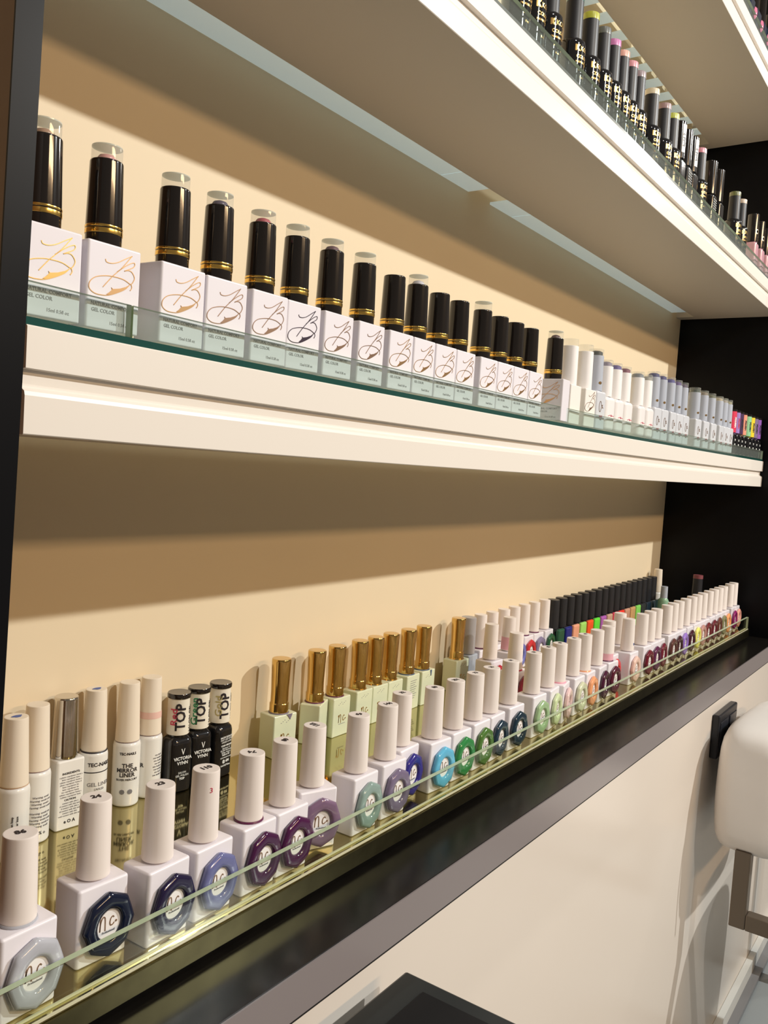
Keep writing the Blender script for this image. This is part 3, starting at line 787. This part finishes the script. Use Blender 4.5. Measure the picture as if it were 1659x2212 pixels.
# white and grey capped bottles further along
def make_wcap(kind):
    T = thing('gel_polish_bottle', '', 'nail polish')
    if kind == 'round':
        b = MB(); b.rbox(.0305,.0230,.0405,.007, mat('soft white bottle',(.85,.81,.80),.3,coat=.2), top=.005, bot=.004, n=6); b.build('bottle_body', T)
        P = smooth_path([(-.008,.0172),(-.004,.0180),(-.001,.0186),(.001,.0170),(.002,.0192),(.003,.0176),(.006,.0180),(.009,.0176)])
        b = MB(); b.ribbon(P, .0006, INKR, .0002, 0); b.build('script_print', T, (0,-.0116,0)); h0 = .0405; rc = .0100; top = .0765; c_ = WBADGE
    elif kind == 'white':
        b = MB(); b.rbox(.0315,.0215,.0425,.0014, mat('cream white bottle',(.86,.81,.76),.3), top=.001, bot=.0008); b.build('bottle_body', T); h0 = .0425; rc = .0098; top = .0850; c_ = WBADGE
    else:
        b = MB(); b.rbox(.0300,.0220,.0440,.0035, GREYB, top=.003, bot=.001); b.build('bottle_body', T)
        b = MB(); b.ribbon([(-.0035+.0034*math.cos(2*PI*i/16), .026+.0062*math.sin(2*PI*i/16)) for i in range(17)], .0006, BRONZE, .0002, 0); b.mesh(text_mesh('%.', .0060), tfront(.0042,0,.0262), BRONZE); b.build('logo', T, (0,-.0112,0))
        b = MB(); b.mesh(text_mesh('gel polish', .0026, .00005), tfront(0,0,.0150), INKR); b.mesh(text_mesh('15 ml', .0026), tfront(0,0,.0110), INKG); b.build('front_print', T, (0,-.0112,0)); h0 = .0440; rc = .0097; top = .0850; c_ = GREYCAP
    b = MB(); b.lathe([(rc-.0005,h0),(rc,h0+.0005),(rc-.0006,top),(rc-.001,top+.0004)], c_, 34)
    if kind == 'grey':
        b.meshf(text_mesh('0', .0058, .0004), wrap(rc, h0+.0095, -.35, PI/2), GRING); b.meshf(text_mesh('=', .0040, .0002), wrap(rc+.0002, h0+.0095, -.35), BRONZE)
    cap = b.build('cap', T)
    b = MB(); b.lathe([(rc-.0010,top),(rc-.0011,top+.0075),(rc-.0014,top+.0080)], ACRYL, 26); b.build('clear_top', cap)
    b = MB(); b.lathe([(rc-.0022,top+.0003),(rc-.0024,top+.0045),(rc-.005,top+.0060)], C('bead grey',(.3,.3,.33),.3), 20); b.build('colour_bead', cap)
    return T
WK = {'white': make_wcap('white'), 'round': make_wcap('round'), 'grey': make_wcap('grey')}
WD = {'W1':('white',None),'W2':('white',None),'W3':('grey','black'),'W4':('round','lilac grey'),'W5':('round','violet'),'W6':('round','raspberry'),'W7':('round','steel grey'),'W8':('round','stone grey'),'W9':('grey','ink blue'),
'W10':('grey','deep indigo'),'W11':('grey','indigo'),'W12':('grey','purple'),'W13':('grey','dark violet'),'W14':('grey','black green'),'W15':('grey','taupe'),'W16':('grey','olive grey'),'W17':('grey','sand'),'W18':('grey','warm grey'),'W19':('grey','khaki')}
BC = {'black':(.02,.02,.02),'lilac grey':(.30,.25,.33),'violet':(.12,.08,.32),'raspberry':(.22,.05,.10),'steel grey':(.22,.24,.28),'stone grey':(.35,.33,.30),'ink blue':(.03,.03,.18),'deep indigo':(.04,.03,.20),'indigo':(.06,.05,.28),'purple':(.10,.05,.24),'dark violet':(.08,.04,.22),'black green':(.02,.04,.03),'taupe':(.25,.20,.15),'olive grey':(.12,.12,.07),'sand':(.5,.42,.3),'warm grey':(.38,.34,.3),'khaki':(.35,.32,.2)}
for n in [k_ for k_ in seq if k_[0] == 'W']:
    kd, bc = WD[n]; x = MX[n]
    if n == 'W1': lab = 'plain white bottle with white cap and empty clear top, beside the last black cap'
    elif n == 'W2': lab = 'white-capped bottle with bronze monogram and empty clear top'
    else: lab = '%s bottle with %s bead in clear cap top, middle shelf' % ({'grey':'pale grey-capped','round':'round-shouldered white-capped'}[kd], bc)
    t = place(WK[kd], lab, x, .388, ZM+dz(x), random.uniform(-.04,.04), {'white':'square white-capped bottles','round':'round-shouldered white-capped bottles with red script','grey':'pale grey-capped bottles with gold emblems'}[kd] + ' on the middle shelf')
    if bc: recolor(kid(t,'colour_bead'), C('bead '+bc, BC[bc], .3))
    else: bpy.data.objects.remove(kid(t,'colour_bead'))
    if n == 'W2':
        b = MB(); tjb_logo(b, 0, BRONZE); b.build('logo', t, (0,-.01078,0))
# small black bottles with coloured cap sleeves
def make_q():
    T = thing('nail_polish_bottle', '', 'nail polish')
    b = MB(); b.rbox(.0235,.0220,.0370,.005, BBODY, top=.005, bot=.0015, n=5); b.build('bottle_body', T)
    b = MB(); b.mesh(text_mesh('VV', .0055, .0002), tfront(0,0,.0245), INKW); b.mesh(text_mesh('GEL', .0045, .0002), tfront(0,0,.0165), INKW); b.build('front_print', T, (0,-.0111,0))
    b = MB(); b.lathe([(.0104,.0380),(.0107,.0384),(.0100,.0760)], C('sleeve',(.5,.3,.6),.35), 28); cap = b.build('cap_sleeve', T)
    b = MB(); b.lathe([(.0102,.0760),(.0105,.0766),(.0104,.0795),(.0095,.0800)], BCAP, 28); b.build('cap_lid', cap)
    b = MB(); b.meshf(text_mesh('VESTIX', .0060, .0003), wrap(.0104,.056,-.30,PI/2), INKW); b.build('sleeve_print', cap)
    return T
QB = make_q()
for (x, cn, rgb) in ((1.636,'red and pink',(.75,.04,.10)),(1.664,'lavender',(.35,.22,.55)),(1.691,'dark plum',(.06,.02,.08)),(1.718,'salmon orange',(.85,.33,.22)),(1.756,'mint green',(.30,.62,.34)),(1.786,'yellow',(.90,.66,.03)),(1.816,'purple grey',(.22,.16,.28)),(1.845,'purple',(.27,.10,.42))):
    t = place(QB, 'small black bottle with %s cap sleeve, far end of middle shelf' % cn, x, .388, ZM+dz(x), 0, 'small black bottles with coloured sleeves on the middle shelf')
    recolor(kid(t,'cap_sleeve'), C('sleeve '+cn, rgb, .35)); recolor(kid(t,'sleeve_print'), {'red and pink':INKW,'lavender':INKR}.get(cn, INK))
# violet topped bottle tucked behind the black caps
T = thing('nail_polish_bottle', 'short bottle with pale violet top tucked behind the last row of black caps', 'nail polish', (.842,.430,ZM+dz(.842)))
b = MB(); b.rbox(.026,.02,.030,.003, GREYB); b.build('bottle_body', T)
b = MB(); b.lathe([(.009,.030),(.0088,.0530)], mat('pale violet cap',(.45,.38,.55),.4), 24); b.build('cap', T)

# ------------------------------------------------------------------ top shelf bottles
ZT = HC + .3354 + .0552
def make_kodi():
    T = thing('gel_polish_bottle', '', 'nail polish')
    b = MB(); b.lathe([(.0125,0),(.0136,.0008),(.0140,.0025),(.0140,.0455),(.0134,.0490),(.0110,.0512),(.0098,.0516)], BBODY, 36); b.build('bottle_body', T)
    b = MB(); b.lathe([(.0094,.0516),(.0097,.0520),(.0091,.0905)], BCAPM, 32); cap = b.build('cap', T)
    b = MB(); b.lathe([(.0092,.0905),(.0093,.0910),(.0092,.0972),(.0086,.0978)], C('band',(.5,.5,.5),.3), 32); b.build('colour_band', cap)
    b = MB(); R = .0140; a0 = -.30
    b.meshf(text_mesh('K', .0070, .0007), wrap(R, .0400, a0-.40), GOLDP); b.meshf(text_mesh('KODI', .0062, .0001), wrap(R, .0400, a0+.42), GOLDP)
    b.meshf(text_mesh('COLOR', .0048, .0001), wrap(R, .0318, a0+.15), GOLDP); b.meshf(text_mesh('PROFESSIONAL', .0026), wrap(R, .0265, a0+.15), GOLDP)
    b.meshf(text_mesh('gel polish', .0028), wrap(R, .0195, a0+.15), GOLDP); b.meshf(text_mesh('8 ml', .0028), wrap(R, .0120, a0+.15), GOLDP)
    b.build('front_print', T); return T
KO = make_kodi()
KP = dict(TOPK)
kb = {'K0':('deep teal',(.01,.06,.06)),'K1':('black',(.02,.02,.02)),'K2':('dark grey',(.05,.05,.05)),'K3':('teal green',(.01,.10,.09)),'K4':('yellow green',(.50,.52,.06)),'K5':('smoke grey',(.14,.15,.14)),'K6':('orchid pink',(.65,.22,.50)),'K7':('peach pink',(.80,.45,.36)),'K8':('rose pink',(.72,.33,.38)),
'K9':('mauve grey',(.35,.28,.30)),'K10':('cream',(.75,.66,.48)),'K11':('dusty mauve',(.38,.25,.25)),'K12':('lime yellow',(.55,.60,.10)),'K16':('bright rose',(.72,.30,.38)),'K19':('olive',(.16,.17,.06)),'K20':('beige',(.60,.48,.38))}
prev = None; kx = {}
for n, x in TOPK:
    if prev is not None and x - prev < .0292: x = prev + .0292
    kx[n] = x; prev = x
kx['K23'] = 1.784
GK = 'black gel bottles with gold lettering on the upper shelf'
for n in kb:
    t = place(KO, 'black gel bottle with a %s band on its cap, on the upper shelf' % kb[n][0], kx[n], .390, ZT, random.uniform(-.12,.12), GK)
    recolor(kid(t,'colour_band'), C('band '+kb[n][0], kb[n][1], .3))
def make_gloss(body_m, cap_m, strip):
    T = thing('gel_polish_bottle', '', 'nail polish')
    b = MB(); b.rbox(.026,.022,.048,.005, body_m, top=.005, bot=.0015); b.build('bottle_body', T)
    b = MB(); b.lathe([(.0100,.0485),(.0104,.049),(.0102,.0975),(.0096,.0985)], cap_m, 32); cap = b.build('cap', T)
    if strip == 'white':
        b = MB(); b.meshf(text_mesh('l', .05, .0016), wrap(.0104,.073,-.3), WBADGE); b.meshf(text_mesh('bold 2', .007, .0002), wrap(.0106,.073,-.3,PI/2), INK); b.build('white_label', cap)
    elif strip == 'print':
        b = MB()
        for k_ in range(6): b.mesh(text_mesh('hybrid color gel', .0026), tfront(0,-.0112,.040-k_*.0035), INKW)
        b.build('side_print', T)
    elif strip == 'ring':
        b = MB(); b.meshf(text_mesh('O', .012, .0003), wrap(.0104,.066,-.4), mat('pale gold foil',(.8,.65,.45),.25,metal=.8)); b.build('emblem', cap)
    return T
for n, st, lab in (('K13','white','glossy black bottle with upright white cap label, right of the lime yellow band'),('K14','print','glossy black bottle with small white print, between the two white-labelled caps'),('K15','white','glossy black bottle with narrow white label strip beside the bright rose band'),
                   ('K17','print','glossy black-capped bottle just right of the bright rose band'),('K18','none','plain glossy black bottle, second right of the bright rose band')):
    t = make_gloss(BBODY, BCAP, st); t['label'] = lab; t['group'] = 'plain glossy black bottles on the upper shelf'; t.location = (kx[n], .390, ZT)
PG = mat('pink glass', (.72,.40,.46), .15, coat=.5)
PB = make_gloss(PG, BCAP, 'ring')
for n, lab in (('K21','first pink glass bottle with glossy black cap near the upper shelf far end'),('K22','second pink glass bottle with glossy black cap near the upper shelf far end'),('K23','third pink glass bottle with glossy black cap at the upper shelf far end')):
    place(PB, lab, kx[n], .390, ZT, 0, 'pink glass bottles at the far end of the upper shelf')
t = make_gloss(PG, BCAP, 'none'); t.location = (1.826,.390,ZT); t['label'] = 'last pink glass bottle touching the black end panel on the upper shelf'; t['group'] = 'pink glass bottles at the far end of the upper shelf'

# highest shelf, a few bottles with pink oval charms
ZH = HC + .6867 + .0552
def make_charm():
    T = thing('nail_polish_bottle', '', 'nail polish')
    b = MB(); b.rbox(.030,.024,.046,.003, mat('dark blue glass',(.02,.03,.06),.08,coat=.6)); b.build('bottle_body', T)
    b = MB(); b.lathe([(.0095,.046),(.0090,.090)], BCAP, 24); b.build('cap', T)
    b = MB(); P = []
    b.lathe([(.0005,-.0035),(.0050,-.0026),(.0072,0),(.0050,.0026),(.0005,.0035)], C('pink charm',(.75,.22,.36),.15), 20)
    o = b.build('pink_charm', T, (.002,-.0155,.022)); o.rotation_euler = (PI/2,.3,0); o.scale = (1,1.5,1)
    return T
CH = make_charm()
for i, x in enumerate((1.50, 1.548, 1.600, 1.66, 1.71)):
    place(CH, 'dark bottle with pink oval charm on the highest shelf, %s from left' % ORD[i], x, .391, ZH, 0, 'dark bottles with pink charms on the highest shelf')

# ------------------------------------------------------------------ below the sill
T = thing('wall_socket', 'black double socket plate on the pale wall below the sill', 'socket', (1.70,.3718,HC-.470))
b = MB(); b.box(-.068,.068,-.014,0,-.041,.041, mat('black plastic plate',(.012,.013,.018),.35), .003, 3); b.build('frame_plate', T)
b = MB()
for sx in (-.034,.034):
    b.box(sx-.026,sx+.026,-.0155,-.0138,-.027,.027, mat('black plastic insert',(.02,.022,.03),.25), .0007, 1)
    for q in (-.008,.008): b.box(sx+q-.002,sx+q+.002,-.0160,-.0154,-.006,.006, BLACKT)
b.build('socket_insert', T)

T = thing('tabletop', 'black tabletop corner with raised grey-black border at the bottom of the picture', 'table', (.574,.348,HC-.412))
BT = mat('black table border', (.035,.038,.038), .35); BT2 = mat('black table mat', (.010,.010,.011), .5)
b = MB(); b.box(-.60,0,-.60,0,-.022,0, BT, .002, 2); b.build('table_panel', T)
b = MB(); b.box(-.58,-.016,-.58,-.026,.0002,.0016, BT2, .0007, 1); b.build('desk_mat', T)
b = MB()
for (lx, ly) in ((-.05,-.05),(-.55,-.05),(-.05,-.55),(-.55,-.55)):
    b2 = MB(); b2.box(lx-.018,lx+.018,ly-.018,ly+.018,-(HC-.412)+.001,-.022, BT, .002, 1); b2.build('leg', T)
b.bm.free()

# white padded chair on a flat metal frame
WHT = mat('white leatherette', (.80,.76,.72), .42, noise=.04, nscale=20); TAUPE = mat('taupe metal frame', (.16,.13,.10), .35, metal=.5)
T = thing('salon_chair', 'white padded chair with taupe flat metal frame beside the wall at right edge', 'chair', (1.75,.13,0))
b = MB(); b.box(.40,.46,.150,.172,HC-.66,HC-.640, TAUPE, .002); b.box(.10,.41,.150,.172,HC-.66,HC-.648, TAUPE, .002); b.build('frame_rail', T)
def pillow(name, cx, cy, cz, sx, sy, sz, m, bulge=.12, rot=(0,0,0)):
    b = MB(); N = 12; V = []; F = []
    bmt = bmesh.new(); bmesh.ops.create_cube(bmt, size=2); bmesh.ops.subdivide_edges(bmt, edges=bmt.edges, cuts=9, use_grid_fill=True)
    for v in bmt.verts:
        x, y, z = v.co; L = (abs(x)**5 + abs(y)**5 + abs(z)**5)**.2
        mx_ = max(abs(x),abs(y),abs(z)); k_ = mx_/L if L else 1
        x, y, z = x*k_, y*k_, z*k_
        wob = 1 + bulge*.3*math.sin(5*x+3*z)*math.cos(4*z)*.3
        v.co = (x*sx/2*wob, y*sy/2*(1+bulge*(1-x*x)*(1-z*z)), z*sz/2)
    bmt.verts.index_update(); b.add([v.co.copy() for v in bmt.verts], [[v.index for v in fc.verts] for fc in bmt.faces], m, True); bmt.free()
    o = b.build(name, T, (cx,cy,cz)); o.rotation_euler = rot; return o
pillow('backrest', .0, .155, HC-.549, .38, .127, .235, WHT, .15, (0,.04,0))
b = MB(); b.ribbon(smooth_path([(-.178,-.095),(-.185,0),(-.165,.076),(-.063,.112)]), .005, mat('beige seam line',(.60,.54,.48),.6), .001, -.063); b.build('piping', kid(T,'backrest'))  # piping in a darker beige than the cushion
b = MB(); b.box(-.180,-.156,.143,.170,HC-.777,HC-.640, TAUPE, .002); b.build('frame_upright', T)
b = MB(); b.box(-.180,-.156,-.44,.143,HC-.777,HC-.749, TAUPE, .002); b.build('frame_rail', T)
b = MB(); b.box(.46,.50,.143,.180,0,HC-.640, TAUPE, .002); b.build('leg', T)
b = MB(); b.box(.46,.50,-.44,-.396,0,HC-.749, TAUPE, .002); b.build('leg', T)
b = MB(); b.box(-.156,.46,-.44,-.416,HC-.777,HC-.749, TAUPE, .002); b.build('frame_rail', T)
pillow('seat', .06, -.13, HC-.715, .36, .46, .065, WHT, .10)

for p_ in PROTO:
    for c_ in list(p_.children_recursive): bpy.data.objects.remove(c_)
    bpy.data.objects.remove(p_)
